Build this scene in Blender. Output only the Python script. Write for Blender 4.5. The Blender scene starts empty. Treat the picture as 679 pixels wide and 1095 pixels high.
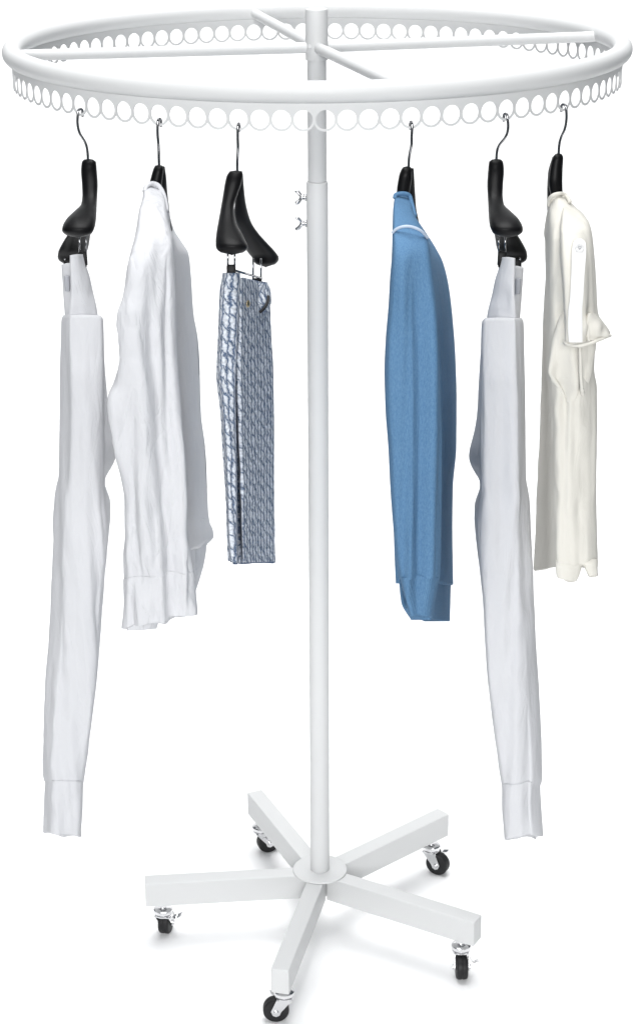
import bpy, bmesh, math
import numpy as np
from mathutils import Vector, Matrix, noise

S = bpy.context.scene
COL = S.collection
R = math.radians

# ------------------------------------------------------------------ camera
F, PITCH, D, H = 2047.086, 0.3694993, 2.911719, 1.919877
ROLL, CX, YAW = -0.0077688, 320.54995, -0.0105157
W0, H0 = 679.0, 1095.0
RR, ZR = 0.45, 1.538842            # ring radius and height
c_, s_ = math.cos(YAW), math.sin(YAW)
right = Vector((c_, -s_, 0)); fwd0 = Vector((s_, c_, 0)); zz = Vector((0, 0, 1))
fwd = math.cos(PITCH) * fwd0 - math.sin(PITCH) * zz
up = math.sin(PITCH) * fwd0 + math.cos(PITCH) * zz
ex = math.cos(ROLL) * right + math.sin(ROLL) * up
eu = math.cos(ROLL) * up - math.sin(ROLL) * right
CAM = Vector((0, -D, H))

def ray(px, py):
    return fwd + ex * ((px - CX) / F) - eu * ((py - H0 / 2) / F)

def at(px, py, y):                # measured point of the photo on the plane at depth y
    d = ray(px, py)
    return CAM + d * ((y - CAM.y) / d.y)

def atz(px, py, z):
    d = ray(px, py)
    return CAM + d * ((z - CAM.z) / d.z)

cam = bpy.data.objects.new('camera', bpy.data.cameras.new('camera'))
COL.objects.link(cam)
m = Matrix((ex, eu, -fwd)).transposed().to_4x4()
m.translation = CAM
cam.matrix_world = m
cam.data.sensor_width = 36
cam.data.lens = F * 36 / H0
cam.data.shift_x = (W0 / 2 - CX) / H0
cam.data.clip_end = 200
S.camera = cam

# ------------------------------------------------------------------ helpers
def link(name, me, mat, parent=None):
    o = bpy.data.objects.new(name, me)
    COL.objects.link(o)
    if mat: me.materials.append(mat)
    if parent:
        o.parent = parent
        o.matrix_parent_inverse = Matrix.Translation(-world_loc(parent))
    return o

def world_loc(o):
    v = o.location.copy()
    return v

def obj(name, bm, mat, parent=None, smooth=True, auto=None):
    bmesh.ops.recalc_face_normals(bm, faces=bm.faces)
    me = bpy.data.meshes.new(name)
    bm.to_mesh(me); bm.free()
    for p in me.polygons: p.use_smooth = smooth
    if auto is not None:
        me.set_sharp_from_angle(angle=R(auto))
    return link(name, me, mat, parent)

def thing(name, label, cat, loc, group=None):
    o = bpy.data.objects.new(name, None)
    COL.objects.link(o)
    o.location = loc
    o.empty_display_size = 0.05
    o['label'] = label; o['category'] = cat
    if group: o['group'] = group
    return o

def pchip(t, v, q):
    t = np.asarray(t, float); v = np.asarray(v, float)
    h = np.diff(t); d = np.diff(v) / h
    n = len(t); m = np.zeros(n)
    if n == 2: m[:] = d[0]
    else:
        for i in range(1, n - 1):
            if d[i - 1] * d[i] > 0:
                w1 = 2 * h[i] + h[i - 1]; w2 = h[i] + 2 * h[i - 1]
                m[i] = (w1 + w2) / (w1 / d[i - 1] + w2 / d[i])
        m[0], m[-1] = d[0], d[-1]
    i = np.clip(np.searchsorted(t, q) - 1, 0, n - 2)
    s = (q - t[i]) / h[i]
    return ((2*s**3-3*s**2+1)*v[i] + (s**3-2*s**2+s)*h[i]*m[i] + (-2*s**3+3*s**2)*v[i+1] + (s**3-s**2)*h[i]*m[i+1])

def crom(P, n):
    """closed Catmull-Rom through K points, n samples each (K x 3 array)"""
    P = np.asarray(P); K = len(P); out = []
    for k in range(K):
        a, b, c, d = P[k-1], P[k], P[(k+1) % K], P[(k+2) % K]
        for j in range(n):
            t = j / n
            out.append(.5*((2*b)+(-a+c)*t+(2*a-5*b+4*c-d)*t*t+(-a+3*b-3*c+d)*t**3))
    return np.array(out)

def sec(xl, xr, py, y, th, yr=None, dpy=0, k=12, pw=.75):
    """one rounded flat cross-section: from px xl (depth y) to px xr (depth yr), half-thickness th in metres"""
    if yr is None: yr = y
    out = []
    for i in range(k):
        a = 2 * math.pi * i / k
        u = .5 - .5 * math.cos(a)
        sn = math.sin(a)
        out.append((xl + (xr - xl) * u, py + dpy * u, y + (yr - y) * u - th * math.copysign(abs(sn) ** pw, sn)))
    return out

def loft(bm, rows, hy, nv=60, ns=5, fold=None, us=1.0, cap_top=True, cap_bot=False, rim=0.0, crease=None):
    """closed tube through rows [(t, K control points (px, py, depth offset))]; folds push it along its normal"""
    t = [r[0] for r in rows]
    arr = np.array([r[1] for r in rows], float)             # n x K x 3
    q = np.linspace(t[0], t[-1], nv + 1)
    K = arr.shape[1]
    res = np.zeros((len(q), K, 3))
    for k in range(K):
        for c in range(3):
            res[:, k, c] = pchip(t, arr[:, k, c], q)
    uvl = bm.loops.layers.uv.verify()
    rings, uvs = [], []
    vlen = 0; prev0 = None
    allP = []
    for i in range(len(q)):
        C = crom(res[i], ns)
        allP.append([at(p[0], p[1], hy + p[2]) for p in C])
    N = len(allP[0])
    for i in range(len(q)):
        P = allP[i]
        cen = sum(P, Vector()) / N
        if prev0 is not None: vlen += (cen - prev0).length
        prev0 = cen
        ring = []; ul = [0.0]
        for j in range(N):
            p = P[j].copy()
            tan = P[(j + 1) % N] - P[j - 1]
            nrm = Vector((tan.y, -tan.x, 0))
            if nrm.length > 1e-9: nrm.normalize()
            ul.append(ul[-1] + (P[(j + 1) % N] - P[j]).length * us)
            if fold:
                d = 0
                ym = (P[j].y + P[(N - j) % N].y) * .5            # both layers of the cloth share a fold
                for (amp, fu, fv, sd, t0, t1) in fold:
                    w = min(1, max(0, (q[i] - t0) / max(1e-6, (t1 - t0)))) if t1 != t0 else 1
                    # noise in metres: narrow across, long down the cloth
                    nv_ = noise.noise(Vector((p.x * abs(fu) + sd, ym * abs(fu) * .6 + sd * 2.3, p.z * fv + sd * .7)))
                    if fu < 0: nv_ = .45 - 1.6 * abs(nv_)      # sharp creases
                    d += amp * w * nv_
                hh = (P[j] - P[(N - j) % N]).length * .5 + .0012
                d = hh * math.tanh(d / hh)                       # no fold deeper than the cloth is thick: edges stay clean
                p += nrm * d * max(-1.0, min(1.0, -nrm.y * 1.4))   # front and back layers shift together
            ring.append(bm.verts.new(p))
        rings.append(ring); uvs.append((ul, vlen))
    for i in range(len(rings) - 1):
        for j in range(N):
            j2 = (j + 1) % N
            f = bm.faces.new((rings[i][j], rings[i][j2], rings[i+1][j2], rings[i+1][j]))
            L = f.loops
            L[0][uvl].uv = (uvs[i][0][j], -uvs[i][1]); L[1][uvl].uv = (uvs[i][0][j+1], -uvs[i][1])
            L[2][uvl].uv = (uvs[i+1][0][j+1], -uvs[i+1][1]); L[3][uvl].uv = (uvs[i+1][0][j], -uvs[i+1][1])
    def fan(ring, off):
        c = sum((v.co for v in ring), Vector()) / len(ring)
        cv = bm.verts.new(c + off)
        for j in range(N): bm.faces.new((ring[j], ring[(j+1) % N], cv))
    if cap_top: fan(rings[0], Vector((0, 0, 0.001)))
    last = rings[-1]
    if rim:
        cen = sum((v.co for v in last), Vector()) / N
        inner = []
        for v in last:
            dirc = (cen - v.co); dirc.z = 0
            l = dirc.length
            inner.append(bm.verts.new(v.co + dirc * min(.35, .003 / max(l, 1e-5)) + Vector((0, 0, -.001))))
        up_ = [bm.verts.new(v.co + Vector((0, 0, rim))) for v in inner]
        for A, B in ((last, inner), (inner, up_)):
            for j in range(N): bm.faces.new((A[j], A[(j+1) % N], B[(j+1) % N], B[j]))
        fan(up_, Vector((0, 0, 0.0)))
    elif cap_bot: fan(last, Vector((0, 0, -0.001)))
    return bm

def tube(bm, pts, r, seg=12, cap=True, closed=False):
    pts = [Vector(p) for p in pts]; n = len(pts)
    rings = []; ref = None
    for i, p in enumerate(pts):
        a = pts[i-1] if (i > 0 or closed) else p
        b = pts[(i+1) % n] if (i < n-1 or closed) else p
        d = (b - a).normalized()
        if ref is None: ref = d.orthogonal().normalized()
        ref = (ref - d * ref.dot(d)).normalized()
        o = d.cross(ref)
        rr = r[i] if isinstance(r, (list, tuple)) else r
        rings.append([bm.verts.new(p + (ref * math.cos(2*math.pi*k/seg) + o * math.sin(2*math.pi*k/seg)) * rr) for k in range(seg)])
    for i in range(n if closed else n - 1):
        A, B = rings[i], rings[(i+1) % n]
        for k in range(seg): bm.faces.new((A[k], A[(k+1) % seg], B[(k+1) % seg], B[k]))
    if cap and not closed:
        bm.faces.new(rings[0][::-1]); bm.faces.new(rings[-1])
    return bm

def smoothpath(pts, n=8):
    P = [Vector(p) for p in pts]; out = []
    for i in range(len(P) - 1):
        a = P[max(i-1, 0)]; b = P[i]; c = P[i+1]; d = P[min(i+2, len(P)-1)]
        for j in range(n):
            t = j / n
            out.append(.5*((2*b)+(c-a)*t+(2*a-5*b+4*c-d)*t*t+(3*b-a-3*c+d)*t**3))
    out.append(P[-1])
    return out

def lathe(bm, prof, cx=0, cy=0, seg=40):
    """prof: (radius, z) from top to bottom; radius 0 closes"""
    rings = []
    for r, z in prof:
        if r <= 0: rings.append([bm.verts.new((cx, cy, z))])
        else: rings.append([bm.verts.new((cx + r*math.cos(2*math.pi*k/seg), cy + r*math.sin(2*math.pi*k/seg), z)) for k in range(seg)])
    for A, B in zip(rings, rings[1:]):
        for k in range(seg):
            k2 = (k+1) % seg
            if len(A) == 1 and len(B) == 1: continue
            if len(A) == 1: bm.faces.new((A[0], B[k], B[k2]))
            elif len(B) == 1: bm.faces.new((A[k], B[0], A[k2]))
            else: bm.faces.new((A[k], B[k], B[k2], A[k2]))
    return bm

def box(bm, M, sx, sy, sz, bevel=0.0, seg=2):
    r = bmesh.ops.create_cube(bm, size=1, matrix=M @ Matrix.Diagonal((sx, sy, sz, 1)))
    if bevel:
        es = set()
        for v in r['verts']: es.update(v.link_edges)
        bmesh.ops.bevel(bm, geom=list(es), offset=bevel, segments=seg, profile=.5, affect='EDGES')
    return bm

# ------------------------------------------------------------------ materials
def mat(name):
    m = bpy.data.materials.new(name); m.use_nodes = True
    nt = m.node_tree
    return m, nt, nt.nodes['Principled BSDF']

def nd(nt, kind, **kw):
    n = nt.nodes.new(kind)
    for k, v in kw.items(): setattr(n, k, v)
    return n

def simple(name, col, rough, metal=0, spec=.5, bump=0, bscale=200, var=0):
    m, nt, b = mat(name)
    b.inputs['Base Color'].default_value = (*col, 1)
    b.inputs['Roughness'].default_value = rough
    b.inputs['Metallic'].default_value = metal
    b.inputs['Specular IOR Level'].default_value = spec
    tc = nd(nt, 'ShaderNodeTexCoord')
    n = nd(nt, 'ShaderNodeTexNoise'); n.inputs['Scale'].default_value = bscale; n.inputs['Detail'].default_value = 4
    nt.links.new(tc.outputs['Object'], n.inputs['Vector'])
    if bump:
        bp = nd(nt, 'ShaderNodeBump'); bp.inputs['Strength'].default_value = bump; bp.inputs['Distance'].default_value = .001
        nt.links.new(n.outputs['Fac'], bp.inputs['Height']); nt.links.new(bp.outputs['Normal'], b.inputs['Normal'])
    mr = nd(nt, 'ShaderNodeMapRange'); mr.inputs['To Min'].default_value = max(0, rough - .06); mr.inputs['To Max'].default_value = rough + .06
    nt.links.new(n.outputs['Fac'], mr.inputs['Value']); nt.links.new(mr.outputs['Result'], b.inputs['Roughness'])
    return m

def fabric(name, col, col2=None, wr=.35, weave=1400, heather=0, rough=.85, ribs=0, crease=0, sheen=.03):
    """woven cloth: fine weave, soft long wrinkles, optional heathering between two yarn colours and knit ribs"""
    m, nt, b = mat(name)
    b.inputs['Roughness'].default_value = rough
    b.inputs['Specular IOR Level'].default_value = .15
    b.inputs['Sheen Weight'].default_value = sheen
    b.inputs['Sheen Roughness'].default_value = .5
    tc = nd(nt, 'ShaderNodeTexCoord')
    lk = nt.links.new
    if col2:
        n = nd(nt, 'ShaderNodeTexNoise'); n.inputs['Scale'].default_value = heather; n.inputs['Detail'].default_value = 5; n.inputs['Roughness'].default_value = .7
        mp = nd(nt, 'ShaderNodeMapping'); mp.inputs['Scale'].default_value = (1, 1, .28)
        lk(tc.outputs['Object'], mp.inputs['Vector']); lk(mp.outputs['Vector'], n.inputs['Vector'])
        cr = nd(nt, 'ShaderNodeValToRGB')
        cr.color_ramp.elements[0].position = .35; cr.color_ramp.elements[0].color = (*col, 1)
        cr.color_ramp.elements[1].position = .65; cr.color_ramp.elements[1].color = (*col2, 1)
        lk(n.outputs['Fac'], cr.inputs['Fac']); lk(cr.outputs['Color'], b.inputs['Base Color'])
    else:
        b.inputs['Base Color'].default_value = (*col, 1)
    # weave
    w1 = nd(nt, 'ShaderNodeTexNoise'); w1.inputs['Scale'].default_value = weave; w1.inputs['Detail'].default_value = 2
    lk(tc.outputs['Object'], w1.inputs['Vector'])
    bp1 = nd(nt, 'ShaderNodeBump'); bp1.inputs['Strength'].default_value = .25; bp1.inputs['Distance'].default_value = .0006
    lk(w1.outputs['Fac'], bp1.inputs['Height'])
    # long wrinkles
    mp2 = nd(nt, 'ShaderNodeMapping'); mp2.inputs['Scale'].default_value = (1, 1, .28)
    lk(tc.outputs['Object'], mp2.inputs['Vector'])
    w2 = nd(nt, 'ShaderNodeTexNoise'); w2.inputs['Scale'].default_value = 42; w2.inputs['Detail'].default_value = 4; w2.inputs['Roughness'].default_value = .45; w2.inputs['Distortion'].default_value = .6
    lk(mp2.outputs['Vector'], w2.inputs['Vector'])
    bp2 = nd(nt, 'ShaderNodeBump'); bp2.inputs['Strength'].default_value = wr; bp2.inputs['Distance'].default_value = .012
    lk(w2.outputs['Fac'], bp2.inputs['Height']); lk(bp1.outputs['Normal'], bp2.inputs['Normal'])
    out = bp2
    if crease:   # sharp pressed-in creases
        mp4 = nd(nt, 'ShaderNodeMapping'); mp4.inputs['Scale'].default_value = (1, .7, .33); mp4.inputs['Rotation'].default_value = (0, .35, 0)
        lk(tc.outputs['Object'], mp4.inputs['Vector'])
        w4 = nd(nt, 'ShaderNodeTexNoise'); w4.inputs['Scale'].default_value = 26; w4.inputs['Detail'].default_value = 3; w4.inputs['Distortion'].default_value = 1.2
        lk(mp4.outputs['Vector'], w4.inputs['Vector'])
        s4 = nd(nt, 'ShaderNodeMath', operation='SUBTRACT'); s4.inputs[1].default_value = .5; lk(w4.outputs['Fac'], s4.inputs[0])
        a4 = nd(nt, 'ShaderNodeMath', operation='ABSOLUTE'); lk(s4.outputs[0], a4.inputs[0])
        c4 = nd(nt, 'ShaderNodeMath', operation='MINIMUM'); c4.inputs[1].default_value = .06; lk(a4.outputs[0], c4.inputs[0])
        bp4 = nd(nt, 'ShaderNodeBump'); bp4.inputs['Strength'].default_value = crease; bp4.inputs['Distance'].default_value = .012
        lk(c4.outputs[0], bp4.inputs['Height']); lk(bp2.outputs['Normal'], bp4.inputs['Normal'])
        out = bp4
    if ribs:
        uv = nd(nt, 'ShaderNodeUVMap')
        wv = nd(nt, 'ShaderNodeTexWave'); wv.bands_direction = 'X'; wv.inputs['Scale'].default_value = ribs
        lk(uv.outputs['UV'], wv.inputs['Vector'])
        bp3 = nd(nt, 'ShaderNodeBump'); bp3.inputs['Strength'].default_value = .3; bp3.inputs['Distance'].default_value = .002
        lk(wv.outputs['Fac'], bp3.inputs['Height']); lk(out.outputs['Normal'], bp3.inputs['Normal'])
        out = bp3
    lk(out.outputs['Normal'], b.inputs['Normal'])
    return m

def patterned(name):
    """grey-blue and white chunky herringbone weave, laid along the cloth by its UVs (metres)"""
    m, nt, b = mat(name); lk = nt.links.new
    b.inputs['Roughness'].default_value = .85; b.inputs['Specular IOR Level'].default_value = .15
    uv = nd(nt, 'ShaderNodeUVMap')
    nz = nd(nt, 'ShaderNodeTexNoise'); nz.inputs['Scale'].default_value = 120; nz.inputs['Detail'].default_value = 2
    lk(uv.outputs['UV'], nz.inputs['Vector'])
    sub = nd(nt, 'ShaderNodeVectorMath', operation='SUBTRACT'); sub.inputs[1].default_value = (.5, .5, .5)
    lk(nz.outputs['Color'], sub.inputs[0])
    scl = nd(nt, 'ShaderNodeVectorMath', operation='SCALE'); scl.inputs['Scale'].default_value = .0105
    lk(sub.outputs[0], scl.inputs[0])
    add = nd(nt, 'ShaderNodeVectorMath', operation='ADD'); lk(uv.outputs['UV'], add.inputs[0]); lk(scl.outputs[0], add.inputs[1])
    sp = nd(nt, 'ShaderNodeSeparateXYZ'); lk(add.outputs[0], sp.inputs[0])
    def M(op, a, bb=None):
        n = nd(nt, 'ShaderNodeMath', operation=op)
        for i, x in enumerate((a, bb)):
            if x is None: continue
            if isinstance(x, (int, float)): n.inputs[i].default_value = x
            else: lk(x, n.inputs[i])
        return n.outputs[0]
    u = M('DIVIDE', sp.outputs[0], .0100)
    fu = M('FRACT', u); col = M('FLOOR', u)
    par = M('ADD', M('MULTIPLY', M('SINE', M('MULTIPLY', col, 2.3)), .35), 1.0)
    v = M('ADD', M('DIVIDE', sp.outputs[1], .0185), M('MULTIPLY', M('MULTIPLY', fu, .75), par))
    v = M('ADD', v, M('MULTIPLY', col, .37))
    fv = M('FRACT', v)
    # distance to the cell border
    du = M('MINIMUM', fu, M('SUBTRACT', 1.0, fu))
    dv = M('MULTIPLY', M('MINIMUM', fv, M('SUBTRACT', 1.0, fv)), 1.5)
    dd = M('MINIMUM', du, dv)
    cr = nd(nt, 'ShaderNodeValToRGB')
    e = cr.color_ramp.elements
    e[0].position = .02; e[0].color = (.075, .118, .205, 1)
    e[1].position = .30; e[1].color = (.67, .71, .77, 1)
    lk(dd, cr.inputs['Fac'])
    n2 = nd(nt, 'ShaderNodeTexNoise'); n2.inputs['Scale'].default_value = 260; n2.inputs['Detail'].default_value = 3
    lk(uv.outputs['UV'], n2.inputs['Vector'])
    mx = nd(nt, 'ShaderNodeMix', data_type='RGBA', blend_type='MULTIPLY')
    mr = nd(nt, 'ShaderNodeMapRange'); mr.inputs['From Min'].default_value = .3; mr.inputs['From Max'].default_value = .7; mr.inputs['To Min'].default_value = .60; mr.inputs['To Max'].default_value = 1.1
    lk(n2.outputs['Fac'], mr.inputs['Value'])
    mx.inputs['Factor'].default_value = 1
    lk(cr.outputs['Color'], mx.inputs['A']); lk(mr.outputs['Result'], mx.inputs['B'])
    lk(mx.outputs['Result'], b.inputs['Base Color'])
    bp = nd(nt, 'ShaderNodeBump'); bp.inputs['Strength'].default_value = .5; bp.inputs['Distance'].default_value = .002
    lk(dd, bp.inputs['Height']); lk(bp.outputs['Normal'], b.inputs['Normal'])
    return m

M_white = simple('white_powder_coat', (.605, .61, .61), .46, bump=.03, bscale=900, spec=.25)
M_black = simple('black_hanger_plastic', (.0045, .0045, .005), .42, spec=.13, bump=.04, bscale=700)
M_chrome = simple('chrome', (.70, .70, .71), .2, metal=1, bscale=60)
M_hook = simple('dark_chrome_wire', (.36, .36, .37), .18, metal=1, bscale=60)
M_rubber = simple('black_rubber', (.012, .012, .013), .5, spec=.3, bump=.1, bscale=400)
M_paper = simple('white_studio_paper', (.96, .96, .96), .95, spec=0, bump=.01, bscale=300)
M_brass = simple('dull_brass', (.45, .36, .22), .35, metal=1)
M_pants = fabric('white_cotton_twill', (.57, .575, .595), wr=.30, crease=.32)
M_shirt = fabric('white_linen', (.58, .585, .605), wr=.48, crease=.62)
M_cream = fabric('cream_jersey', (.645, .628, .575), wr=.28)
M_tab = fabric('white_tape', (.72, .72, .715), wr=.1)
M_blue = fabric('blue_heather_knit', (.072, .162, .295), (.116, .23, .37), wr=.3, heather=800, sheen=0)
M_bluerib = fabric('blue_ribbed_knit', (.072, .162, .295), (.116, .23, .37), wr=.15, heather=800, ribs=110, sheen=0)
M_seam = fabric('pale_seam_thread', (.46, .53, .63), wr=.1)
M_grey = fabric('grey_woven_tag', (.36, .37, .40), wr=.1)
M_short = patterned('grey_blue_basket_weave')

# ------------------------------------------------------------------ studio: paper sweep
bm = bmesh.new()
prof = [(-3.2, 0)]
YB, RC = 5.2, 1.6
prof += [(YB - RC, 0)]
for k in range(1, 17):
    a = math.pi / 2 * k / 16
    prof.append((YB - RC + RC * math.sin(a), RC - RC * math.cos(a)))
prof.append((YB, 4.2))
def half(y): return 1.3 + max(0, y + .5) * .6
vs = []
for y, z in prof:
    hw = half(y)
    vs.append([bm.verts.new((-hw + 2 * hw * k / 8, y, z)) for k in range(9)])
for A, B in zip(vs, vs[1:]):
    for k in range(8): bm.faces.new((A[k], A[k+1], B[k+1], B[k]))
o = obj('floor', bm, M_paper)
o['kind'] = 'structure'

# ------------------------------------------------------------------ garment rack
rack = thing('garment_rack', 'tall white metal round garment rack with perforated ring rail and five legs on casters', 'garment rack', (0, 0, 0))
# ring rail
bm = bmesh.new()
tube(bm, [(RR*math.cos(2*math.pi*k/256), RR*math.sin(2*math.pi*k/256), ZR) for k in range(256)], .0142, seg=20, closed=True)
obj('ring_rail', bm, M_white, rack)
# perforated strip hanging under the rail
NH = 101
RO = math.pi * RR / NH
HR, TOP = .0122, .031
HZ = at(340, 128, -RR).z
OFF = .00777
bm = bmesh.new()
NS = 28
def cyl(u, z, r): return Vector((r*math.cos(u / RR), r*math.sin(u / RR), z))
for c in range(NH):
    u0 = (2*math.pi*c/NH + OFF) * RR
    loops = {}
    for rad in (RR - .0008, RR + .0008):
        inn, out = [], []
        for k in range(NS):
            a = 2*math.pi*k/NS
            ca, sa = math.cos(a), math.sin(a)
            inn.append(bm.verts.new(cyl(u0 + HR*ca, HZ + HR*sa, rad)))
            if sa < -1e-6: e = min(HR + .0030, RO/max(abs(ca), 1e-6))
            else: e = min(RO/max(abs(ca), 1e-6), TOP/max(sa, 1e-6))
            out.append(bm.verts.new(cyl(u0 + e*ca, HZ + e*sa, rad)))
        loops[rad] = (inn, out)
    (i0, o0), (i1, o1) = loops[RR - .0008], loops[RR + .0008]
    for k in range(NS):
        k2 = (k+1) % NS
        bm.faces.new((i0[k], o0[k], o0[k2], i0[k2]))
        bm.faces.new((i1[k], i1[k2], o1[k2], o1[k]))
        bm.faces.new((i0[k], i0[k2], i1[k2], i1[k]))
        bm.faces.new((o0[k], o1[k], o1[k2], o0[k2]))
obj('perforated_strip', bm, M_white, rack, smooth=False)
# cross bars
for (a, b) in (((266, 11), (440, 98)), ((31, 59), (637, 39))):
    p, q = atz(*a, ZR - .004), atz(*b, ZR - .004)
    p, q = [Vector((v.x, v.y, 0)).normalized() * (RR - .008) + Vector((0, 0, v.z)) for v in (p, q)]
    for e in (p, q):
        c0 = Vector((0, 0, ZR - .004)) + (e - Vector((0, 0, ZR - .004))).normalized() * .0155
        bm = bmesh.new(); tube(bm, [c0, e], .0082, seg=20); obj('crossbar', bm, M_white, rack, auto=40)
# screws where the bars meet the post
# pole: lower tube, upper tube, socket head
zt = at(338.5, 9, 0).z; zs = at(338.5, 194, 0).z; zk = at(338.5, 64, 0).z
bm = bmesh.new(); lathe(bm, [(.0, zs), (.0135, zs), (.0161, zs-.0005), (.0165, zs-.002), (.0165, .120), (0, .120)]); obj('pole', bm, M_white, rack, auto=40)
bm = bmesh.new(); lathe(bm, [(0, zk+.004), (.0143, zk+.004), (.0143, zs+.0005), (0, zs+.0005)]); obj('extension_tube', bm, M_white, rack, auto=40)
bm = bmesh.new(); lathe(bm, [(0, zt), (.0145, zt), (.0163, zt-.001), (.0167, zt-.003), (.0167, zk+.001), (.0163, zk), (0, zk)]); obj('socket_head', bm, M_white, rack, auto=40)
bm = bmesh.new()
for px, py in ((331, 50), (345, 50)):
    q = at(px, py, -.0165); q.y = -.0172 + (abs(q.x) > .006) * .003
    tube(bm, [q + Vector((0, .004, 0)), q + Vector((0, -.0015, 0))], .0028, seg=12)
obj('screw', bm, M_white, rack, auto=40)
# wing screws
for py, tw in ((211, .5), (239, -.25)):
    z = at(322, py, 0).z
    bm = bmesh.new()
    tube(bm, [(-.0160, 0, z), (-.0205, 0, z)], .0058, seg=14)
    tube(bm, [(-.0205, 0, z), (-.0265, 0, z)], .0042, seg=14)
    for sg in (1, -1):
        dz, dyy = math.cos(tw) * sg, math.sin(tw) * sg
        tube(bm, smoothpath([(-.0235, 0, z), (-.0285, dyy*.006, z+dz*.007), (-.0335, dyy*.009, z+dz*.0105)], 5), [.003]*5 + [.0032]*4 + [.0024]*2, seg=10)
    obj('wing_screw', bm, M_chrome, rack)
# base: flange, hub, arms, casters
bm = bmesh.new(); lathe(bm, [(.0166, .1205), (.044, .1205), (.0468, .1197), (.0475, .1185), (.0472, .1172), (.0172, .1172)], seg=64); obj('flange', bm, M_white, rack, auto=40)
bm = bmesh.new(); lathe(bm, [(0, .1165), (.0195, .1165), (.0195, .0735), (0, .0735)], seg=30); obj('hub', bm, M_white, rack, auto=40)
TH0, ARM, ZA = -1.785688, .30689, .116741
trail = [R(182), R(-88), R(-28), R(20), R(78)]
bm = bmesh.new()
for k in range(5):
    t = TH0 + R(72) * k
    L0, L1 = .0215, ARM
    bm = bmesh.new()
    Mx = Matrix.Rotation(t, 4, 'Z') @ Matrix.Translation(((L0+L1)/2, 0, ZA - .0232))
    box(bm, Mx, L1 - L0, .0300, .0464, bevel=.0022, seg=3)
    obj('leg', bm, M_white, rack, auto=35)
    cx, cy = (ARM - .030) * math.cos(t), (ARM - .030) * math.sin(t)
    bm = bmesh.new()
    lathe(bm, [(0, .0705), (.0085, .0705), (.0085, .063), (.0055, .0625), (.0055, .0590), (.0135, .0585), (.0165, .0562), (.0172, .0535), (.0172, .0515), (.0135, .0505), (.0135, .0480), (.0155, .0475), (.0155, .0452), (0, .0450)], cx, cy, 28)
    cas = obj('caster', bm, M_chrome, rack, auto=35)
    ct = trail[k]
    Mc = Matrix.Translation((cx, cy, 0)) @ Matrix.Rotation(ct, 4, 'Z')
    TX, WR = .014, .0215
    # fork: two cheeks and a bridge
    bm = bmesh.new()
    for sg in (1, -1):
        yy = sg * .0120
        outl = [(-.013, .0462), (.013, .0462), (.0225, .024), (.0195, .0165), (.0140, .0140), (.0085, .0165), (.0055, .0235)]
        va = [bm.verts.new(Mc @ Vector((x, yy - .0009, z))) for x, z in outl]
        vb = [bm.verts.new(Mc @ Vector((x, yy + .0009, z))) for x, z in outl]
        bm.faces.new(va); bm.faces.new(vb[::-1])
        for i in range(len(outl)):
            j = (i+1) % len(outl)
            bm.faces.new((va[i], vb[i], vb[j], va[j]))
        tube(bm, [Mc @ Vector((TX, yy, WR)), Mc @ Vector((TX, yy + sg*.0035, WR))], .0042, seg=14)
    box(bm, Mc @ Matrix.Translation((0, 0, .0456)), .026, .0258, .0022, bevel=.0004)
    obj('fork', bm, M_chrome, cas, auto=35)
    bm = bmesh.new()
    wp = [(.003, -.0098), (.0175, -.0098), (.0195, -.0092), (.0212, -.0070), (.0215, -.0045), (.0215, -.0012), (.0209, -.0006), (.0209, .0006), (.0215, .0012), (.0215, .0045), (.0212, .0070), (.0195, .0092), (.0175, .0098), (.003, .0098)]
    seg = 40; rg = []
    for r, w in wp:
        rg.append([bm.verts.new(Mc @ Vector((TX + r*math.cos(2*math.pi*i/seg), w, WR + r*math.sin(2*math.pi*i/seg)))) for i in range(seg)])
    for A, B in zip(rg, rg[1:]):
        for i in range(seg): bm.faces.new((A[i], A[(i+1) % seg], B[(i+1) % seg], B[i]))
    bm.faces.new(rg[0]); bm.faces.new(rg[-1])
    obj('wheel', bm, M_rubber, cas, auto=30)
    # brake lever: bent steel tab over the wheel
    bm = bmesh.new()
    sg = 1 if k in (1, 2) else -1
    path = [Mc @ Vector((x, y, z)) for x, y, z in ((.004, sg*.0135, .038), (.012, sg*.0165, .034), (.016, sg*.021, .033), (.019, sg*.0275, .0365))]
    path = smoothpath(path, 4)
    n = len(path); A = []; side = (Mc.to_3x3() @ Vector((1, 0, .25))).normalized()
    for i, p in enumerate(path):
        w = .0052
        A.append([bm.verts.new(p + side*w + Vector((0, 0, .0007))), bm.verts.new(p - side*w + Vector((0, 0, .0007))), bm.verts.new(p - side*w - Vector((0, 0, .0007))), bm.verts.new(p + side*w - Vector((0, 0, .0007)))])
    for i in range(n - 1):
        for j in range(4): bm.faces.new((A[i][j], A[i][(j+1) % 4], A[i+1][(j+1) % 4], A[i+1][j]))
    bm.faces.new(A[0]); bm.faces.new(A[-1])
    obj('brake_lever', bm, M_chrome, cas, auto=35)

# ------------------------------------------------------------------ hangers
HG = 'black hangers hooked into the ring of the rack'
def hook_point(px, py=None):
    """strip hole nearest to the photo's hook, on the front half of the ring"""
    best = None
    for c in range(NH):
        a = 2*math.pi*c/NH + OFF
        if math.sin(a) > -.2: continue
        p = Vector((RR*math.cos(a), RR*math.sin(a), HZ - HR))
        v = p - CAM
        X = CX + F * v.dot(ex) / v.dot(fwd)
        if best is None or abs(X - px) < best[0]: best = (abs(X - px), p, a, X)
    return best[1], best[2], best[3]

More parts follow.
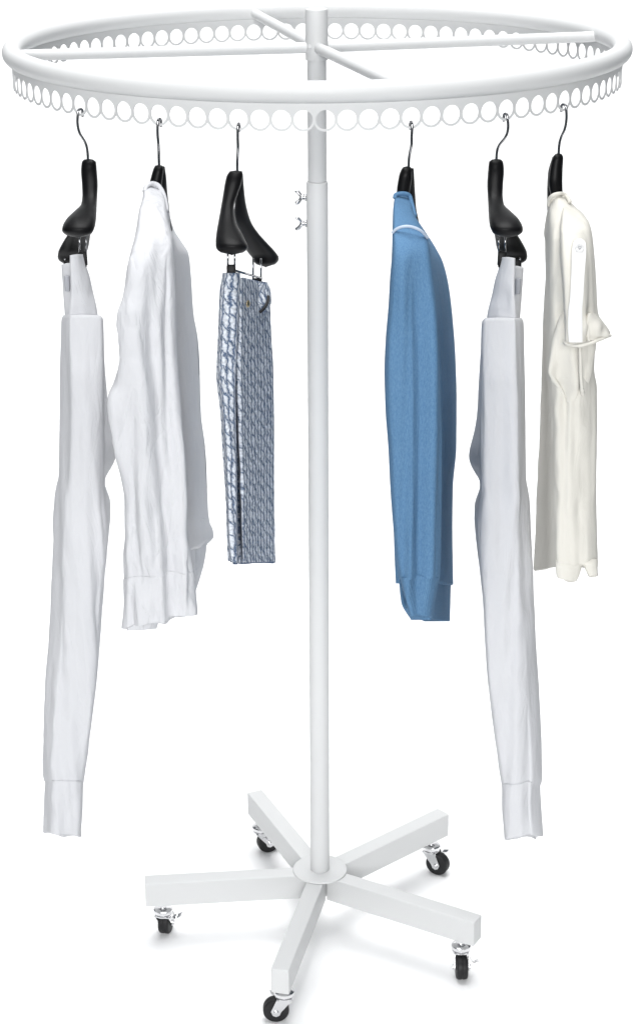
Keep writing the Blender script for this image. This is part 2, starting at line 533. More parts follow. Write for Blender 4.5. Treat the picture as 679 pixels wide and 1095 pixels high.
def make_hook(parent, p, a, neck, bend):
    """wire hooked over the lower edge of its hole, S-bent down to the hanger neck"""
    n = Vector((math.cos(a), math.sin(a), 0))
    r = .0018
    q = p + n*.0040
    lat = neck - q; dz = lat.z; lat.z = 0
    def S_(f, k, w=0): return q + lat*k + Vector((w, 0, dz*f))
    pts = [p - n*.0040 + Vector((0, 0, -.0035)), p - n*.0040 + Vector((0, 0, .0035)), p - n*.0012 + Vector((0, 0, .0058)), p + n*.0024 + Vector((0, 0, .0048)), q + Vector((0, 0, -.001)),
           S_(.22, .0, -bend*.12), S_(.42, .14), S_(.62, .72, bend*.05), S_(.80, .98), neck + Vector((0, 0, -.006))]
    P = smoothpath(pts, 6)
    bm = bmesh.new(); tube(bm, P, r, seg=12)
    # rounded wire end
    bmesh.ops.create_uvsphere(bm, u_segments=12, v_segments=8, radius=r*1.05, matrix=Matrix.Translation(P[0]))
    return obj('hook', bm, M_hook, parent)

def wing(bm, rows, hy, nv=36):
    """rows: (py, xl, xr, depth, half-depth)"""
    return loft(bm, [(r[0], sec(r[1], r[2], r[0], r[3], r[4], k=10, pw=.8)) for r in rows], hy, nv=nv, ns=4, cap_bot=True)

def round_end(rows, d=4.0):
    """closes a wing with a dome instead of a flat cut"""
    py, xl, xr, y, t = rows[-1]; c = (xl+xr)/2; h = (xr-xl)/2
    out = list(rows)
    for f in (.5, .8, .95, 1.0):
        w = math.sqrt(max(0, 1 - f*f)); w = max(w, .06)
        out.append((py + d*f, c - h*w, c + h*w, y, max(t*w, .001)))
    return out

def hanger(label, px, neckpx, near, far, bend, extra=None):
    p, a, X = hook_point(px)
    hy = p.y
    dx = X - px
    h = thing('clothes_hanger', label, 'hanger', p, HG)
    neck = at(neckpx[0], neckpx[1], hy)
    make_hook(h, p, a, neck, bend)
    bm = bmesh.new()
    wing(bm, near, hy); wing(bm, far, hy)
    obj('hanger_body', bm, M_black, h)
    return h, hy, p

def clip_set(h, hy, spots):
    """wire drops and spring clips on a trouser hanger: (px, py top, py bottom, depth, half width px)"""
    for (px, y0, y1, dep, hw) in spots:
        bm = bmesh.new()
        for s in (-1, 1):
            tube(bm, [at(px + s*hw, y0, hy+dep), at(px + s*hw, y1 - 4, hy+dep)], .0013, seg=8)
        c = bm
        tube(c, [at(px - hw - .8, y1 - 5, hy+dep), at(px + hw + .8, y1 - 5, hy+dep)], .0016, seg=8)
        cl = obj('clip', bm, M_hook, h)
        bm = bmesh.new()
        ce = at(px, y1 + 1, hy+dep)
        for s in (-1, 1):
            Mx = Matrix.Translation(ce + Vector((0, s*.0045, 0))) @ Matrix.Rotation(s*R(9), 4, 'X')
            box(bm, Mx, .0115, .0028, .021, bevel=.0009)
        obj('clip_jaw', bm, M_black, cl, auto=35)

def mir(rows, K=625.6):
    return [(r[0], K - r[2], K - r[1], *r[3:]) for r in rows]

# trouser hangers (left and its counterpart on the right)
nearA = round_end([(170.5, 90, 100, .004, .006), (173, 88, 103, .003, .010), (182, 87, 104, .000, .012), (198, 88, 105, -.014, .013), (208, 88.4, 104.6, -.026, .014), (218, 87.2, 104, -.046, .017), (226, 79.5, 103.7, -.068, .020), (234, 71.5, 103.2, -.090, .022), (242, 67.3, 102, -.106, .022), (246, 66.6, 100.5, -.112, .020)], 8)
farA = round_end([(208, 93, 103, .012, .010), (222, 89, 103, .035, .012), (240, 80, 101, .075, .016), (252, 72, 97, .100, .020), (262, 66, 95.5, .120, .022), (270, 62.5, 93, .130, .022), (275, 62, 90, .135, .018)], 8)
hA, hyA, pA = hanger('black contoured hanger above the left long white trousers, bare shoulder end facing left', 86, (91.5+3, 171), nearA, farA, .007)
clip_set(hA, hyA, [(89, 250, 276, .03, 3.5), (73, 276, 284, .10, 3.0)])
hE, hyE, pE = hanger('black contoured hanger above the right long white trousers, bare shoulder end facing right', 540, (530.5, 172), mir(nearA), mir(farA), -.007)
clip_set(hE, hyE, [(536.5, 250, 276, .03, 3.5), (552.5, 276, 284, .10, 3.0)])
# hanger of the short trousers
nearC = round_end([(183, 246, 259, .004, .007), (187, 243, 260, .003, .011), (194, 241, 259, .0, .013), (206, 239, 255, -.012, .014), (222, 236.3, 250.5, -.034, .015), (236, 233.8, 252, -.058, .017), (250, 231.5, 259, -.084, .020), (258, 230.8, 263, -.098, .021), (264, 231, 265.4, -.106, .020)], 8.5)
farC = round_end([(186, 251, 260, .006, .009), (200, 251, 261, .016, .011), (214, 251.5, 262.5, .032, .013), (226, 250.5, 265, .048, .014), (238, 252.5, 269, .068, .016), (250, 257, 277, .092, .019), (260, 260, 286, .112, .021), (270, 265, 295, .130, .021), (276, 270, 298.5, .137, .018)], 9.5)
hC, hyC, pC = hanger('black wide shouldered clip hanger, both shoulders bare, above the patterned short trousers', 252, (254, 185), nearC, farC, .003)
clip_set(hC, hyC, [(247.5, 268, 291, -.075, 3.7), (275, 276, 305, .075, 4.2)])
bm = bmesh.new(); tube(bm, [at(247, 288, hyC-.07), at(280, 297.5, hyC+.075)], .0015, seg=10); obj('clip_rail', bm, M_hook, hC)
# shirt hangers: only the neck shows, the shoulders go down inside the cloth
nearB = round_end([(177, 166, 174, .004, .006), (180, 164.5, 175.5, .002, .010), (190, 161.5, 174.5, .0, .011), (197, 160, 173.5, -.002, .010), (215, 160, 173, -.006, .008), (232, 160, 176, -.030, .008), (246, 160, 177, -.060, .008)], 4)
farB = round_end([(178, 169, 176.5, .008, .008), (190, 169, 178.2, .014, .010), (205, 169, 179.3, .030, .012), (222, 170, 181.3, .055, .012), (236, 172, 182.6, .080, .010), (246, 175, 184.6, .095, .008)], 4)
hB, hyB, pB = hanger('black hanger with only its neck showing above the white long sleeved shirt', 170, (170.5, 179), nearB, farB, .004)
nearD = round_end([(178.5, 431, 439, .004, .006), (182, 428.5, 440.5, .002, .010), (190, 426, 440.5, .0, .011), (206, 424, 438, -.002, .009), (218, 424, 438, -.008, .008), (232, 426, 441, -.030, .008), (244, 430, 446, -.060, .008)], 4)
farD = round_end([(180, 435, 442.3, .008, .008), (192, 434, 443, .014, .010), (205, 434, 443.8, .030, .012), (222, 436, 445.0, .055, .010), (236, 440, 447.6, .080, .008), (244, 443, 449, .090, .006)], 4)
hD, hyD, pD = hanger('black hanger with only its neck showing above the blue knitted sweater', 437, (436.8, 181), nearD, farD, .004)
nearF = round_end([(164.5, 593.5, 600, .004, .006), (168, 590.5, 602, .002, .010), (180, 587.5, 601.3, .0, .011), (195, 586, 601.0, -.004, .010), (208, 588, 601.5, -.004, .009), (222, 591, 606, -.014, .008), (236, 596, 612, -.030, .008)], 4)
farF = round_end([(168, 590, 596, .008, .008), (185, 585.5, 592, .014, .010), (205, 584.5, 594, .026, .012), (222, 584.5, 596, .042, .012), (240, 588, 600, .068, .010)], 4)
hF, hyF, pF = hanger('black hanger with only its neck showing above the cream top', 602, (596.8, 167), nearF, farF, -.006)

# ------------------------------------------------------------------ garments
def garment(name, label, cat, at_, group=None):
    return thing(name, label, cat, at_, group)

# --- long white trousers, twice (the right pair hangs the other way round)
def trousers(label, hy, flip, seed):
    K = 625.6
    fx = (lambda x: K - x) if flip else (lambda x: x)
    dy = 3 if flip else 0
    def S(xl, xr, py, y, th, yr=None, dpy=0, **kw):
        pts = sec(xl, xr, py + dy, y, th, yr, dpy, **kw)
        return [(fx(a), b, c) for a, b, c in pts]
    g = garment('long_trousers', label, 'trousers', at(fx(85), 275, hy), 'long white trousers on the rack')
    # waistband
    bm = bmesh.new()
    loft(bm, [(t, S(xl, xr, t, y, .010, yr, dp)) for t, xl, xr, y, yr, dp in (
        (273, 75, 89.5, .015, .03, -1), (285, 75, 93.0, .010, .03, 0), (296, 75.5, 96.5, .006, .03, 0), (310, 76, 99.5, .0, .03, 0), (330, 74, 104, -.004, .02, 0), (352, 73, 107, -.004, .02, 0))], hy, nv=40,
        fold=[(.004, 60, 14, seed, 275, 300)])
    obj('waistband', bm, M_pants, g)
    bm = bmesh.new()
    loft(bm, [(t, S(xl, xr, t, .085, .008, .08, dp)) for t, xl, xr, dp in ((283, 66, 78, -2), (298, 67, 80, 0), (320, 68.5, 82, 0), (350, 71, 84, 0))], hy, nv=24, fold=[(.003, 60, 14, seed+4, 285, 300)])
    obj('back_waistband', bm, M_pants, g)
    bm = bmesh.new()
    loft(bm, [(t, S(xl, xr, t, .066, .003)) for t, xl, xr in ((295, 68.6, 74.6), (300, 68.9, 74.8), (306, 69.2, 75), (311.5, 70, 75))], hy, nv=12)
    obj('waist_tag', bm, M_grey, g)
    # front leg
    def L(xl, xr, py, y, th, dpy):
        w = xr - xl
        pts = [(xl, py, y + .026), (xl + .17*w, py + dpy*.17, y - th*.55), (xl + .27*w, py + dpy*.27, y - th*1.05), (xl + .5*w, py + dpy*.5, y - th*1.12), (xl + .78*w, py + dpy*.78, y - th), (xr - .04*w, py + dpy, y - th*.5), (xr, py + dpy, y + .012), (xr - .06*w, py + dpy, y + .03), (xl + .5*w, py + dpy*.5, y + .036), (xl + .12*w, py, y + .04)]
        return [(fx(a), b + dy, c) for a, b, c in pts]
    rows = [(337, 68.0, 107, 0), (341, 66.2, 110.6, 0), (352, 65.6, 111.2, 0), (380, 65.2, 111.8, 0), (407, 64.6, 112.3, 0), (443, 64.2, 112.5, 0), (480, 63.8, 112.5, 0), (509, 63.2, 112, 0), (522, 61.0, 112, 0), (533, 59.4, 113, 0), (560, 58.3, 115.6, 0), (587, 57.0, 115, 0), (612, 55.8, 112.6, 0), (641, 54.8, 109.8, 0), (684, 52.8, 107.5, 0), (720, 50.4, 105, 0), (760, 48.2, 100.4, 0), (792, 46.8, 96, 1), (828, 46.2, 90.4, 2), (835.5, 47.6, 89.3, 2)]
    bm = bmesh.new()
    loft(bm, [(t, L(xl, xr, t, -.012 - .006*min(1, (t-337)/60), .008 + .011*min(1, (t-337)/70), dp)) for t, xl, xr, dp in rows], hy, nv=150, ns=6,
         fold=[(.011, 26, 2.2, seed, 340, 420), (.004, 60, 5, seed+9, 345, 380), (.0035, 30, 26, seed+3, 480, 540), (.007, -36, 2, seed+6, 345, 420)])
    obj('leg', bm, M_pants, g)
    # hem cuff
    bm = bmesh.new()
    loft(bm, [(t, L(xl, xr, t, -.0184, .0195, dp)) for t, xl, xr, dp in ((833, 47.4, 89.4, 2), (837, 48.4, 89.2, 2.2), (860, 47.8, 88.4, 3), (890, 46.2, 86.2, 4.5))], hy, nv=26, ns=6,
         fold=[(.011, 26, 2.2, seed, 340, 420), (.004, 60, 5, seed+9, 345, 380), (.0035, 30, 26, seed+3, 480, 540), (.007, -36, 2, seed+6, 345, 420)], rim=.01)
    obj('hem', bm, M_pants, g)
    # rear leg, folded back behind the front one; its fold swings out past the front edge
    rows2 = [(338, 80, 109), (380, 80, 111.8), (407, 82, 113.5), (443, 84, 116.3), (457, 84, 118.6), (470, 86, 121.6), (478, 86, 123.4), (485, 86, 124), (492, 86, 122.6), (503, 84, 117.5), (512, 84, 113), (518, 84, 112.6), (526, 84, 115.4), (537, 84, 118.4), (550, 84, 118.6), (565, 82, 117.4), (594, 80, 114), (640, 76, 108), (720, 66, 101), (800, 60, 91), (850, 58, 84)]
    bm = bmesh.new()
    loft(bm, [(t, S(xl, xr, t, .015, .010, .19)) for t, xl, xr in rows2], hy, nv=130, ns=5, fold=[(.006, 30, 5, seed+5, 340, 420)], cap_bot=True)
    obj('leg', bm, M_pants, g)
    return g
trousers('long white trousers at the far left, beside the white shirt', hyA, False, 1.7)
trousers('long white trousers between the blue sweater and the cream top', hyE, True, 8.3)

# --- white linen shirt
g = garment('shirt', 'crumpled white long sleeved shirt hanging between white trousers and patterned trousers', 'shirt', at(167, 197, hyB))
rows = [  # py, sleeve left, sleeve right, depth, thickness, right-hand drop, far-side depth
 (197, 158, 171, -.016, .010, 4), (202, 154, 173.5, -.030, .014, 2), (212, 152.6, 176.5, -.050, .018, 0), (225, 149, 178.6, -.076, .021, 0), (239, 146.8, 181, -.098, .024, 0), (255, 143.8, 185.6, -.120, .027, 0), (267, 141, 186.6, -.130, .028, 0),
 (287, 136.2, 187.4, -.138, .030, 0), (317, 133.4, 188.8, -.142, .032, 0), (335, 129.4, 189, -.144, .033, 0), (345, 129.2, 189, -.144, .033, 0), (358, 131, 189.2, -.145, .033, 0), (381, 131.6, 190, -.146, .033, 0), (390, 129.2, 190.8, -.147, .034, 0), (411, 123, 192.4, -.148, .035, 0), (422, 118.4, 193.4, -.148, .036, 0), (430, 117, 194, -.148, .036, 0), (437, 117.2, 194.4, -.148, .036, 0),
 (464, 122, 196, -.148, .035, 0), (485, 124.6, 197.4, -.148, .034, 0), (510, 130, 198.6, -.148, .033, 0), (537, 133.8, 200, -.148, .032, 0), (572, 134, 201, -.148, .031, 0), (594, 131.8, 205, -.148, .030, -2), (620, 132.6, 208, -.148, .029, -8)]
SHF = [(.022, 24, 1.6, 3.1, 250, 330), (.008, 55, 3.5, 7.7, 240, 290), (.008, 40, 26, 2.2, 500, 640), (.0035, 90, 12, 5.2, 205, 260), (.007, 70, 8, 6.1, 300, 470), (.011, -38, 1.8, 16.1, 260, 330), (.004, -60, 9, 26.1, 380, 520), (.006, 130, 5, 3.3, 570, 612)]
bm = bmesh.new()
loft(bm, [(r[0], sec(r[1], r[2], r[0], r[3], r[4], r[3] + .012, r[5], pw=.5)) for r in rows], hyB, nv=170, ns=7,
     fold=SHF)
obj('sleeve', bm, M_shirt, g)
bm = bmesh.new()
loft(bm, [(t, sec(xl, xr, t, -.148, .0296, -.136, dp, pw=.5)) for t, xl, xr, dp in ((618.5, 132.4, 207.9, -7.6), (622, 131.8, 208.6, -8.6), (645, 132.6, 210, -12), (672, 130.6, 211.4, -16))], hyB, nv=36, ns=7, fold=SHF, rim=.012)
obj('cuff', bm, M_shirt, g)
# folded-back corner of the cuff opening
bm = bmesh.new()
loft(bm, [(t, sec(xl, xr, t, -.160, .012, -.140, dp)) for t, xl, xr, dp in ((640, 150, 156, -1), (652, 142, 164, -2), (664, 137, 170, -2), (674.5, 136, 167, -2))], hyB, nv=20, ns=5, fold=[(.006, 60, 30, 6.0, 645, 655)], cap_bot=True)
obj('cuff_lining', bm, M_shirt, g)
# neckband
bm = bmesh.new()
P = [at(x, y, hyB + d) for x, y, d in ((155, 205, -.042), (156.5, 200, -.036), (160, 197, -.030), (165, 196.5, -.026), (170, 199, -.026), (174, 205.5, -.030), (177, 215, -.040), (178.6, 226, -.055))]
tube(bm, smoothpath(P, 6), .0032, seg=10); obj('neckband', bm, M_shirt, g)
# body: flat panel turned edge-on behind the sleeve
body = [(226, 168, 179.5, 180.5), (246, 160, 180, 186.5), (258, 158, 181, 194), (271, 157, 182, 201.6), (294, 154, 184, 204.2), (328, 150, 186, 206.4), (367, 148, 186, 210.6), (429, 142, 190, 213.2), (444, 142, 191, 213.8), (476, 144, 192, 217.6), (521, 146, 194, 220.2), (558, 148, 196, 223.4), (576, 150, 198, 227), (583, 150, 199, 227.6), (590, 150, 200, 221.5)]
bm = bmesh.new()
def bodysec(py, xl, xm, xr, y0, y1, dpy=0):
    return [(xl, py, y0 + .01), (xm - 6, py, y0 - .02), (xm, py, y0), (xm + (xr - xm)*.5, py + dpy*.5, (y0 + y1)/2 - .015), (xr, py + dpy, y1), (xr - 5, py + dpy, y1 + .015), (xl + (xr - xl)*.4, py, (y0+y1)/2 + .03), (xl + 4, py, y0 + .05)]
loft(bm, [(t, bodysec(t, xl, xm, xr, -.05 if t > 250 else -.035, .05 if t < 245 else .24, -8 if t > 560 else 0)) for t, xl, xm, xr in body], hyB, nv=110, ns=9, fold=[(.010, 22, 2.0, 12.0, 250, 330), (.004, 50, 7, 1.0, 260, 300)], rim=.01)
obj('body_panel', bm, M_shirt, g)
bm = bmesh.new()
loft(bm, [(t, sec(xl, xr, t, .10, .012, .17, -6)) for t, xl, xr in ((560, 196, 219), (590, 198, 221), (606, 200, 219), (620, 202, 215.5), (636, 203, 210))], hyB, nv=30, ns=5, fold=[(.005, 40, 10, 2.0, 560, 580)], rim=.008)
obj('sleeve', bm, M_shirt, g)

# --- patterned short trousers
g = garment('short_trousers', 'short grey blue and white basket weave patterned trousers clipped to a bare hanger', 'trousers', at(262, 295, hyC))
rowsL = [(292, 238.5, 257, 0), (300, 237, 257, 0), (311, 235.2, 256.5, 0), (341, 234, 255.4, 0), (371, 233, 254, 0), (401, 232.2, 252.8, 0), (420, 234, 252.3, 0), (432, 235.4, 252.4, 0), (485, 238.8, 253.2, 0), (527, 241.6, 253.8, 0), (570, 243.2, 254.2, 0), (600, 244.2, 254.4, 2)]
bm = bmesh.new()
loft(bm, [(t, [(xl, t, -.06), (xl + 1, t, -.086), (xl + (xr-xl)*.3, t, -.100), (xl + (xr-xl)*.7, t + dp, -.098), (xr - .8, t + dp, -.090), (xr, t + dp, -.07), (xr, t + dp, .0), (xr - .5, t + dp, .05), (xr - 5, t + dp, .065), (xl + 5, t, .05)]) for t, xl, xr, dp in rowsL], hyC, nv=110, ns=7, fold=[(.006, 50, 4, 2.0, 290, 310), (.004, 60, 22, 2.6, 290, 420)], rim=.008)
obj('leg', bm, M_short, g)
rowsR = [(297, 250, 286, 5), (304, 250, 287, 2), (323, 250, 288.4, 0), (361, 250, 290.2, 0), (389, 249.5, 292, 0), (420, 250, 292.6, 0), (464, 250.6, 293.2, 0), (500, 251.5, 293.2, 0), (548, 252.5, 293.4, 0), (585, 253.4, 294, 0), (601.5, 254, 294.8, -1)]
bm = bmesh.new()
loft(bm, [(t, [(xl, t, .085), (xl + 1 + 3.4*min(1, max(0, (t-400)/120)), t, .07), (xl + 1.4 + 3.6*min(1, max(0, (t-400)/120)), t, -.055), (xl + 7.5, t, -.074), (xl + 12, t, -.052), (xl + (xr-xl)*.62, t + dp*.6, .02), (xr - 2, t + dp, .095), (xr, t + dp, .115), (xr - 3, t + dp, .125), (xl + (xr-xl)*.5, t + dp*.5, .10), (xl + 5, t, .07)]) for t, xl, xr, dp in rowsR], hyC, nv=110, ns=8, us=.55, fold=[(.006, 40, 6, 5.0, 295, 310), (.0035, 50, 26, 1.0, 295, 420)], rim=.008)
obj('leg', bm, M_short, g)
# gathered waist at the far clip, belt loop and button
bm = bmesh.new()
loft(bm, [(t, sec(xl, xr, t, y, .012, y + .03)) for t, xl, xr, y in ((303, 277, 286, .05), (309, 272, 288, .04), (320, 270, 289.5, .03), (333, 272, 288, .05))], hyC, nv=24, ns=6, fold=[(.010, 70, 40, 3.0, 303, 312)], cap_bot=True)
obj('gathered_waist', bm, M_short, g)
bm = bmesh.new(); p = at(265.5, 325, hyC - .052)
bmesh.ops.create_uvsphere(bm, u_segments=16, v_segments=10, radius=.0048, matrix=Matrix.Translation(p) @ Matrix.Rotation(R(60), 4, 'Z') @ Matrix.Diagonal((.9, .35, 1, 1)))
obj('button', bm, M_brass, g)
bm = bmesh.new(); tube(bm, smoothpath([at(278, 334, hyC+.01), at(283, 329, hyC+.015), at(286.5, 322, hyC+.03), at(287, 317, hyC+.04)], 5), .0022, seg=8); obj('belt_loop', bm, M_rubber, g)

# --- blue knitted sweater
g = garment('sweater', 'blue heather knitted sweater with pale shoulder seam and ribbed cuffs', 'sweater', at(431, 207, hyD))
rows = [(208, 422.4, 437.5, -.018, .010, 2), (216, 421, 440, -.040, .014, 1), (226, 420, 442.3, -.062, .018, 1), (238, 419.6, 449, -.086, .022, 2), (248.5, 419.4, 455.5, -.104, .025, 3), (258, 419.2, 458.4, -.118, .027, 2), (276, 418.6, 460.8, -.132, .029, 0), (294, 417.2, 463, -.138, .030, 0), (328, 415.4, 466, -.142, .032, 0), (363, 412.6, 468.4, -.145, .033, 0), (397, 411.2, 470, -.147, .033, 0), (441, 412.4, 471.6, -.148, .033, 0), (476, 415, 472.4, -.148, .033, 0), (521, 417.2, 472.2, -.148, .032, 0), (567, 420.6, 471.6, -.148, .031, 0), (601, 424, 471, -.148, .030, 0), (619, 427, 470, -.148, .028, 0)]
bm = bmesh.new()
loft(bm, [(r[0], sec(r[1], r[2], r[0], r[3], r[4], r[3] + .014, r[5], pw=.52)) for r in rows], hyD, nv=160, ns=7, fold=[(.030, 30, .8, 21.0, 260, 340), (.007, 70, 1.5, 4.0, 260, 320), (.014, -34, .9, 9.0, 280, 360)])
obj('sleeve', bm, M_blue, g)
bm = bmesh.new()
loft(bm, [(t, sec(xl, xr, t, -.148, .0272, -.134, dp, pw=.55)) for t, xl, xr, dp in ((617.5, 427.2, 469.8, 0), (622, 428.2, 469, -.3), (632, 430.6, 467.4, -1), (644, 434.4, 465, -1), (659.5, 437.8, 462.4, 0))], hyD, nv=30, ns=7, fold=[(.030, 30, .8, 21.0, 260, 340), (.014, -34, .9, 9.0, 280, 360)], rim=.012)
obj('cuff', bm, M_bluerib, g)
bm = bmesh.new(); P = [at(x, y, hyD + d) for x, y, d in ((419.6, 249, -.118), (423, 245.5, -.121), (429, 242.8, -.1235), (436, 242, -.1245), (444, 243.8, -.1235), (451, 247.6, -.120), (457, 254.5, -.110))]
tube(bm, smoothpath(P, 6), .0019, seg=8); obj('shoulder_seam', bm, M_seam, g)
bm = bmesh.new(); P = [at(x, y, hyD + d) for x, y, d in ((422, 212, -.035), (423, 208.5, -.032), (428, 207, -.030), (434, 207.3, -.028), (438, 210, -.026), (440.5, 219, -.034), (443.5, 231, -.055))]
tube(bm, smoothpath(P, 6), .0028, seg=10); obj('neckband', bm, M_bluerib, g)
body = [(233, 430, 442, 444.5), (251, 428, 444, 456.8), (265, 425, 450, 465.5), (280, 424, 454, 473), (305, 422, 458, 479), (340, 420, 460, 483), (385, 418, 462, 486), (429, 418, 466, 487.2), (476, 420, 466, 487), (521, 421, 466, 483.6), (567, 423, 466, 483), (600, 424, 465, 483.4), (624, 425, 464, 483.8)]
bm = bmesh.new()
loft(bm, [(t, bodysec(t, xl, xm, xr, -.02 if t > 262 else -.035, .06 if t < 250 else .25)) for t, xl, xm, xr in body], hyD, nv=100, ns=9, fold=[(.008, 22, 1.6, 14.0, 260, 340)], rim=.01)
obj('body_panel', bm, M_blue, g)
bm = bmesh.new()
loft(bm, [(t, bodysec(t, xl, xm, xr, -.018, .24)) for t, xl, xm, xr in ((622, 428, 463, 482.5), (628, 428.5, 463, 481.6), (645, 430.5, 463, 481.2), (663, 440, 463, 480.8))], hyD, nv=30, ns=9, rim=.01)
obj('hem', bm, M_bluerib, g)
bm = bmesh.new()
loft(bm, [(t, sec(xl, xr, t, -.095, .010, -.06, dp)) for t, xl, xr, dp in ((590, 424, 440, 0), (618, 426, 440, 0), (636, 428.6, 440, -1), (650, 431, 440, -2))], hyD, nv=20, ns=5, rim=.006)
obj('hem', bm, M_bluerib, g)

# --- cream top
g = garment('top', 'cream jersey top with short rolled sleeve held by a buttoned white tab', 'top', at(596, 208, hyF))
def creamsec(py, xl, xm, xr, y0, y1, dl=0, dr=0):
    c = (xm + xr) / 2; h = (xr - xm) / 2
    return [(xm, py + dl*.2, y0), (c - h*.45, py, y0 - .018), (c + h*.25, py, y0 - .022), (xr - h*.22, py + dr, y0 - .008), (xr, py + dr, y0 + .030), (xr - 5, py + dr, y1 - .02), ((xl + xr)/2, py, y1 + .02), (xl + 4, py + dl, y1 + .012), (xl, py + dl, y1), ((xl + xm)/2 - .5, py + dl*.6, (y0 + y1)/2)]
body = [(210, 587.4, 589, 603, -.016, .0), (214, 586.2, 588, 607.5, -.026, .005), (222, 585.4, 588, 616, -.044, .012), (230.5, 583.8, 588, 625, -.062, .03), (243, 581.8, 588, 630.6, -.080, .06), (250, 581, 588, 632.4, -.088, .07), (258, 582.2, 587.8, 633.6, -.094, .08), (293, 582.8, 587.6, 635.6, -.102, .10), (330, 580.8, 587.5, 636, -.104, .10), (370, 579.6, 586.6, 635, -.104, .10), (395, 578.8, 586, 634.4, -.104, .10), (415, 578.3, 588, 637, -.104, .10), (470, 576.6, 589.6, 637, -.104, .10), (516, 575, 590.6, 636.6, -.104, .10), (560, 573.4, 591.6, 637.4, -.104, .10), (606, 571.8, 593.6, 638.8, -.104, .10)]
bm = bmesh.new()
loft(bm, [(r[0], creamsec(*r, 3 if r[0] > 580 else 0, 0)) for r in body], hyF, nv=150, ns=8, fold=[(.012, 24, 1.2, 31.0, 260, 380), (.004, 60, 4, 8.0, 230, 280), (.003, 40, 30, 2.0, 230, 250)], rim=.01)
obj('body_panel', bm, M_cream, g)
for rr in (((597, 593.8, 624, 1), (606, 593.8, 621.0, 3), (614, 594.4, 617.6, 4), (617, 595.6, 615.2, 4.5)), ((598, 622, 638.4, 0), (606, 624.6, 638.6, 0), (616.5, 629, 639.2, -1))):
    bm = bmesh.new()
    loft(bm, [(t, sec(xl, xr, t, -.106 - .0105*min(1, (t-596)/9), .0095, -.104 - .0105*min(1, (t-596)/9), dp, pw=.7)) for t, xl, xr, dp in rr], hyF, nv=20, ns=6, fold=[(.012, 24, 1.2, 31.0, 260, 380)], rim=.004)
    obj('hem', bm, M_cream, g)
bm = bmesh.new(); P = [at(x, y, hyF + d) for x, y, d in ((586.2, 220, -.030), (587.2, 213, -.036), (591, 209, -.041), (597, 207.2, -.040), (602.5, 207.6, -.034), (606.5, 211, -.036), (609, 216, -.05))]
tube(bm, smoothpath(P, 6), .0028, seg=10); obj('neckband', bm, M_cream, g)
# short sleeve
sl = [(222, 602, 615, -.066, .012, 0), (230, 600, 624, -.088, .018, 0), (238, 599, 629.5, -.104, .022, 0), (248, 598, 632.4, -.118, .026, 0), (265, 598, 634.6, -.130, .028, 0), (285, 599, 636.4, -.138, .030, 0), (310, 601, 637.8, -.144, .031, 0), (328, 602, 638.6, -.147, .031, 0), (338, 602.4, 640, -.148, .031, -1), (345, 602.8, 644, -.149, .031, -2), (352, 603.2, 648.6, -.150, .031, -3), (359, 603.4, 652.3, -.150, .030, -3), (364, 603.6, 649.4, -.150, .029, -4), (367.5, 604, 643, -.150, .028, -5)]
slf = [(.013, 30, 2, 41.0, 240, 310), (.005, 60, 8, 3.0, 240, 280), (.007, 45, 40, 6.0, 325, 350)]
bm = bmesh.new()
loft(bm, [(r[0], sec(r[1], r[2], r[0], r[3], r[4], r[3] + .018, r[5], pw=.6)) for r in sl], hyF, nv=100, ns=7, fold=slf, rim=.008)
# turned edge of the sleeve mouth follows the last ring of the cloth
obj('sleeve', bm, M_cream, g)
bm = bmesh.new()
P = [at(x, y, hyF + d) for x, y, d in ((602.6, 366, -.158), (606, 368.4, -.176), (613, 369.6, -.182), (621, 369.4, -.183), (629, 367.6, -.181), (638, 364.2, -.175), (646, 361.4, -.165), (652, 358.8, -.148))]
tube(bm, smoothpath(P, 7), [.0021 + .0003*math.sin(k*.4) for k in range(50)], seg=10); obj('sleeve_edge', bm, M_cream, g)
# puffed fold over the sleeve mouth
bm = bmesh.new()
loft(bm, [(t, sec(xl, xr, t, -.168, .014, -.152, dp)) for t, xl, xr, dp in ((335, 628, 637, 1), (339, 626.6, 641, 2), (345, 626, 645, 2), (352, 626, 649, 2), (359, 626, 650.5, 0), (365, 628, 642, -2))], hyF, nv=40, ns=6, fold=[(.010, 55, 45, 3.7, 335, 345)], cap_bot=True)
obj('sleeve_fold', bm, M_cream, g)
# slack cloth below the sleeve mouth, pinched to a point
bm = bmesh.new()
loft(bm, [(t, sec(xl, xr, t, y, .018 - .012*max(0, (t-380)/51) - .008*max(0, (354-t)/29), y + .012, dp)) for t, xl, xr, y, dp in ((325, 603, 634, -.108, 0), (340, 597, 636, -.118, 0), (354, 592.6, 637, -.124, 0), (370, 589, 637, -.128, 0), (385, 586.8, 634.5, -.130, 0), (396, 585.6, 633, -.130, 0), (405, 588.6, 630, -.128, 2), (415, 596, 626, -.122, 3), (424, 602, 622, -.119, 2), (431, 608, 618, -.117, 0))], hyF, nv=70, ns=7, fold=[(.015, 40, 12, 9.7, 352, 375), (.006, 80, 20, 1.7, 352, 375)], cap_bot=True)
obj('sleeve_lining', bm, M_cream, g)
bm = bmesh.new()
P = [at(x, y, hyF + d) for x, y, d in ((619.6, 368, -.146), (620.2, 385, -.149), (620.6, 400, -.146), (621.6, 414, -.138), (622.6, 421, -.126))]
tube(bm, smoothpath(P, 8), [.0022]*26 + [.003]*4 + [.0034]*3, seg=10); obj('crease_ridge', bm, M_cream, g)  # added tube standing in for a raised crease in the slack cloth
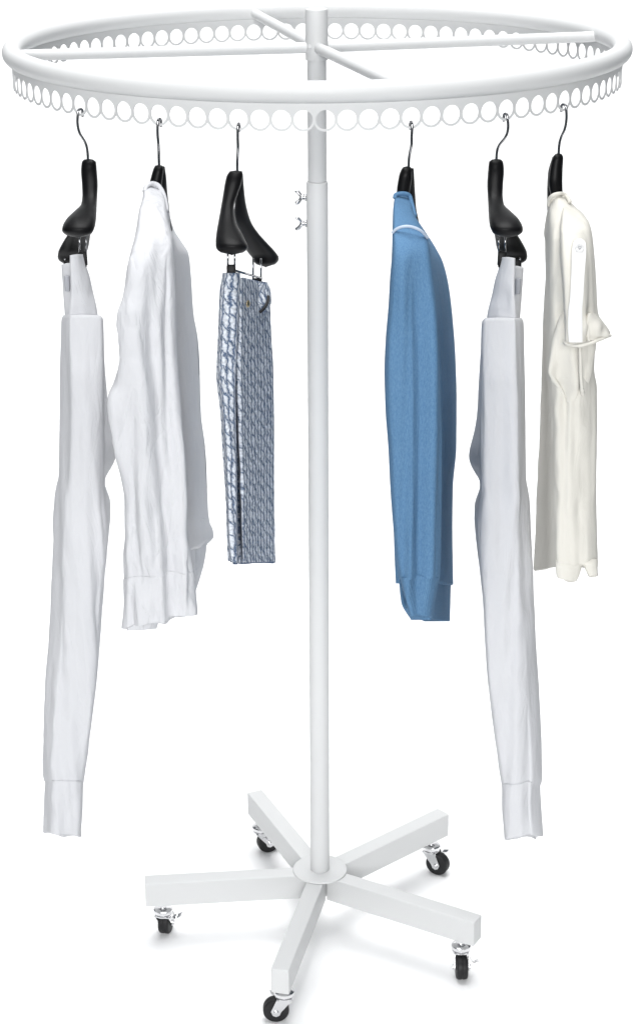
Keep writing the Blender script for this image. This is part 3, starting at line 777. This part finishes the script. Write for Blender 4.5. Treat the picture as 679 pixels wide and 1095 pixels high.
# tab and button
bm = bmesh.new()
P = [(619.3, 255.5, -.150, 2.6), (619.2, 259, -.156, 6.2), (618.6, 272, -.166, 7.6), (617.4, 296, -.176, 7.0), (616, 320, -.182, 7.0), (614.8, 332, -.183, 7.4), (614.6, 350, -.184, 7.7), (615.2, 366, -.185, 7.2)]
rings = []
q = np.linspace(0, 7, 40)
cols = [pchip(range(8), [p[i] for p in P], q) for i in range(4)]
for i in range(40):
    x, y, d, w = (c[i] for c in cols)
    a, b = at(x - w, y, hyF + d), at(x + w, y, hyF + d)
    n = Vector((0, .0016, 0))
    rings.append([bm.verts.new(v) for v in (a, (a+b)/2 - n*.8, b, b + n, (a+b)/2 + n, a + n)])
for A, B in zip(rings, rings[1:]):
    for j in range(6): bm.faces.new((A[j], A[(j+1) % 6], B[(j+1) % 6], B[j]))
bm.faces.new(rings[0]); bm.faces.new(rings[-1])
obj('sleeve_tab', bm, M_tab, g, auto=25)
bp = at(619.2, 264.5, hyF - .1635)
bm = bmesh.new()
Mb = Matrix.Translation(bp) @ Matrix.Rotation(R(80), 4, 'X')
prof = [(.0, .0010), (.0035, .0010), (.0045, .0022), (.0056, .0020), (.0060, .0008), (.0058, -.0010), (0, -.0010)]
bm2 = lathe(bm, prof, 0, 0, 28)
bmesh.ops.transform(bm2, matrix=Mb, verts=bm2.verts)
bt = obj('button', bm, M_tab, g, auto=50)
bm = bmesh.new()
hp = [(0, -.0026), (-.0022, .0002), (-.0016, .0018), (0, .0008), (.0016, .0018), (.0022, .0002), (0, -.0026)]
tube(bm, [Mb @ Vector((x, y, .0016)) for x, y in hp], .0004, seg=6); obj('stitching', bm, M_grey, bt)

# ------------------------------------------------------------------ light
w = bpy.data.worlds.new('World'); S.world = w; w.use_nodes = True
w.node_tree.nodes['Background'].inputs['Color'].default_value = (.72, .86, 1, 1)
w.node_tree.nodes['Background'].inputs['Strength'].default_value = .10

def area(name, loc, target, sx, sy, power, col=(1, 1, 1)):
    l = bpy.data.lights.new(name, 'AREA'); l.shape = 'RECTANGLE'; l.size = sx; l.size_y = sy; l.energy = power; l.color = col
    o = bpy.data.objects.new(name, l); COL.objects.link(o); o.location = loc
    o.rotation_euler = (Vector(target) - Vector(loc)).to_track_quat('-Z', 'Y').to_euler()
    return o
area('key_softbox', (-.1, -6.4, 2.9), (0, -.2, .9), 2.2, 2.4, 312)
area('side_softbox', (-2.9, -5.6, 3.0), (0, -.2, .9), 1.4, 2.0, 62)
area('top_softbox', (0, .4, 6.2), (0, .4, 0), 3.6, 6.0, 480)
area('backdrop_lamp', (-1.6, 1.7, 3.7), (-.5, 5.0, 2.3), 1.6, 1.2, 26)
area('backdrop_lamp', (1.6, 1.7, 3.7), (.5, 5.0, 2.3), 1.6, 1.2, 26)

S.view_settings.view_transform = 'Standard'
S.view_settings.look = 'None'
S.view_settings.exposure = 0
S.view_settings.gamma = 1
S.cycles.max_bounces = 8
